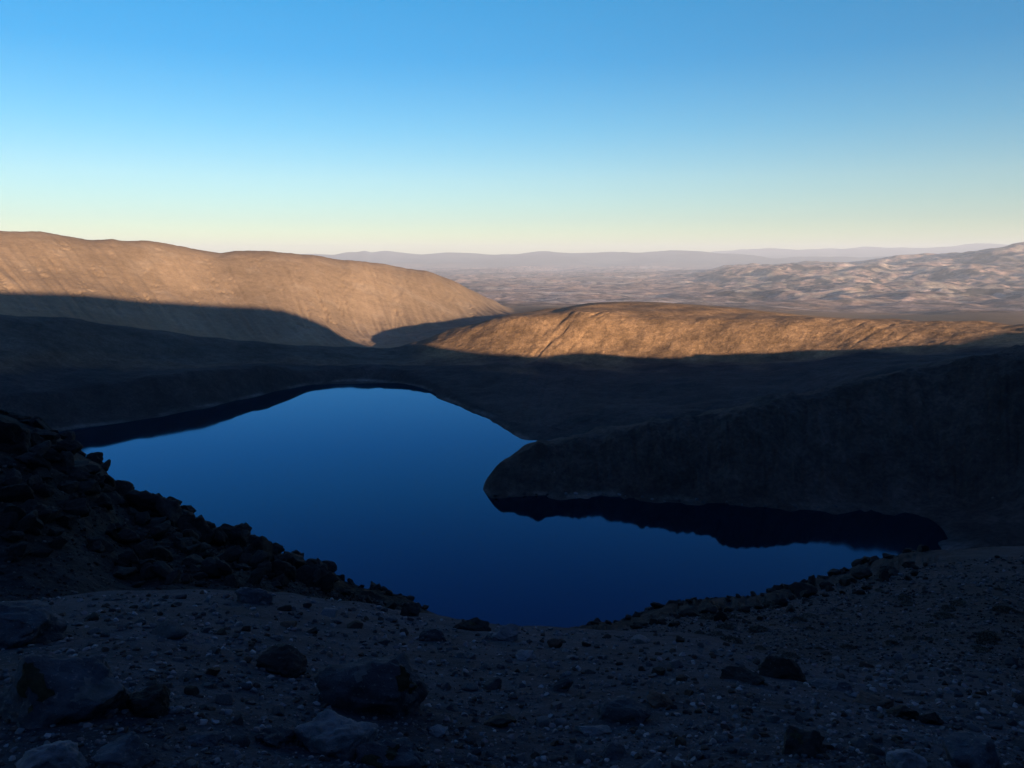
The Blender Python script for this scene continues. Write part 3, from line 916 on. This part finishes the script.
# low heath on the slope at right
sm, nt, b = nodes('dark heath leaves')
oi = nd(nt, 'ShaderNodeObjectInfo')
rp = nd(nt, 'ShaderNodeValToRGB')
rp.color_ramp.elements[0].color, rp.color_ramp.elements[1].color = (.010, .011, .007, 1), (.026, .022, .013, 1)
nt.links.new(oi.outputs['Random'], rp.inputs['Fac'])
nt.links.new(rp.outputs[0], b.inputs['Base Color'])
b.inputs['Roughness'].default_value = .8
heath = []
for q in range(4):
    g = np.random.default_rng(800 + q)
    n = 1300
    d = g.normal(size=(n, 3))
    d /= np.linalg.norm(d, axis=1, keepdims=True)
    d[:, 2] = np.abs(d[:, 2])
    rad = .55 + .45 * g.random(n) ** .4 + .22 * perlin3(d * 2.2 + q * 9, 810 + q)
    p = d * rad[:, None] * np.array([1, 1, .62])
    t1 = g.normal(size=(n, 3))
    t1 /= np.linalg.norm(t1, axis=1, keepdims=True)
    up_ = d * .6 + g.normal(size=(n, 3)) * .5
    up_ /= np.linalg.norm(up_, axis=1, keepdims=True)
    sz = g.uniform(.06, .13, n)[:, None]
    tri = np.stack([p - t1 * sz * .45, p + t1 * sz * .45, p + up_ * sz * 1.5], 1).reshape(-1, 3)
    o = mesh_np('heath_shrub', tri, np.arange(3 * n).reshape(-1, 3), sm, smooth=False, link=False)
    heath.append(o)
hl, hg = 'low dark heath shrub on the slope at right', 'heath shrubs on the right slope'
fixed = [(730, 618), (742, 612), (868, 588), (880, 592), (905, 600), (985, 578), (1000, 590), (960, 606), (840, 612), (800, 622), (930, 640), (990, 640), (870, 640), (820, 650), (760, 632), (700, 634)]
for _ in range(34):
    fixed.append((rr.uniform(690, 1024), rr.uniform(600, 668)))
for q, (px, py) in enumerate(fixed):
    x, y, r = spot(px, py)
    if r < 15 or r > 125:
        continue
    o = heath[q % 4] if q < 4 else heath[q % 4].copy()
    C.objects.link(o)
    h_ = .5 * rr.uniform(7, 24) / F * r
    o.location = (x, y, height(x, y) - .05 * h_)
    o.scale = (h_, h_ * rr.uniform(.6, 1), h_ * rr.uniform(.35, .7))
    o.rotation_euler = (0, 0, rr.uniform(0, 6.28))
    tag(o, hl, 'shrub', hg)

# ------------------------------------------------------------------ air
hz = bpy.data.materials.new('haze air')
hz.use_nodes = True
nt = hz.node_tree
nt.nodes.remove(nt.nodes['Principled BSDF'])
pv = nd(nt, 'ShaderNodeVolumePrincipled')
pv.inputs['Color'].default_value = (.76, .80, .92, 1)
pv.inputs['Density'].default_value = 4.3e-5
pv.inputs['Anisotropy'].default_value = 0.0
nt.links.new(pv.outputs[0], nt.nodes['Material Output'].inputs['Volume'])
top, bot = float(GZ.max()) + EYE + 40, float(GZ.min()) + EYE - 1.0
X = 41000
vs = [(x, y, z) for z in (bot, top) for y in (-X, X) for x in (-X, X)]
fs = [(0, 2, 3, 1), (4, 5, 7, 6), (0, 1, 5, 4), (2, 6, 7, 3), (0, 4, 6, 2), (1, 3, 7, 5)]
me = bpy.data.meshes.new('haze')
me.from_pydata(vs, [], fs)
me.materials.append(hz)
ho = bpy.data.objects.new('haze', me)
C.objects.link(ho)
tag(ho, 'thin pale haze in the air over the plain', 'haze', kind='stuff')

# ------------------------------------------------------------------ sky, sun, camera
w = bpy.data.worlds.new('World')
bpy.context.scene.world = w
w.use_nodes = True
nt = w.node_tree
bg = nt.nodes['Background']
sky = nd(nt, 'ShaderNodeTexSky', sky_type='NISHITA')
sky.sun_disc = False
sky.sun_elevation = SUN_EL
sky.sun_rotation = SUN_AZ
sky.altitude = 1400
sky.air_density = 1.0
sky.dust_density = 0.6
sky.ozone_density = 2.0
# the clear evening sky: darker and bluer overhead, paler towards the horizon, by height above the horizon only
SKY = [(0.00, (0.4494, 0.4820, 0.4100)), (0.94, (0.4494, 0.4820, 0.4100)), (2.60, (0.3700, 0.4220, 0.4350)), (5.40, (0.3474, 0.4400, 0.4650)), (8.80, (0.1980, 0.4150, 0.4950)), (13.20, (0.0640, 0.3720, 0.5150)), (16.90, (0.0430, 0.3900, 0.5350)), (26.00, (0.0300, 0.2600, 0.5500)), (45.00, (0.1300, 0.2600, 0.4600)), (90.00, (0.1500, 0.2600, 0.4500))]
#SKYEND
tcw = nd(nt, 'ShaderNodeTexCoord')
sxyz = nd(nt, 'ShaderNodeSeparateXYZ')
ramp = nd(nt, 'ShaderNodeValToRGB')
nt.links.new(tcw.outputs['Generated'], sxyz.inputs[0])
nt.links.new(sxyz.outputs['Z'], ramp.inputs['Fac'])
el_ = ramp.color_ramp.elements
while len(el_) < len(SKY):
    el_.new(.5)
for e_, (d_, c_) in zip(el_, SKY):
    e_.position = math.sin(R(d_))
for e_, (d_, c_) in zip(el_, SKY):
    e_.color = (*c_, 1)
tn = nd(nt, 'ShaderNodeVectorMath', operation='MULTIPLY')
nt.links.new(sky.outputs[0], tn.inputs[0])
nt.links.new(ramp.outputs[0], tn.inputs[1])
nt.links.new(tn.outputs[0], bg.inputs['Color'])
bg.inputs['Strength'].default_value = 0.15

sl = bpy.data.lights.new('sun', 'SUN')
sl.energy = 5.0
sl.angle = R(0.5)
sl.color = (1.0, .80, .56)
so = bpy.data.objects.new('sun', sl)
C.objects.link(so)
from mathutils import Vector
to_sun = Vector((math.cos(SUN_EL) * S2[0], math.cos(SUN_EL) * S2[1], math.sin(SUN_EL)))
so.rotation_euler = to_sun.to_track_quat('Z', 'Y').to_euler()
so.location = (60, -90, 160)

cam = bpy.data.cameras.new('camera')
co = bpy.data.objects.new('camera', cam)
C.objects.link(co)
co.location = (0, 0, EYE)
co.rotation_euler = (R(90) - PITCH, 0, 0)
cam.sensor_width = 36
cam.lens = 36 * F / 1024
cam.clip_start = 0.1
cam.clip_end = 200000
sc = bpy.context.scene
sc.camera = co
sc.view_settings.view_transform = 'Standard'
sc.view_settings.look = 'None'
sc.view_settings.gamma = 1
sc.view_settings.use_curve_mapping = False
sc.view_settings.exposure = 1.45
sc.cycles.use_denoising = True
sc.cycles.max_bounces = 5
sc.cycles.volume_bounces = 1
sc.cycles.sample_clamp_indirect = 4
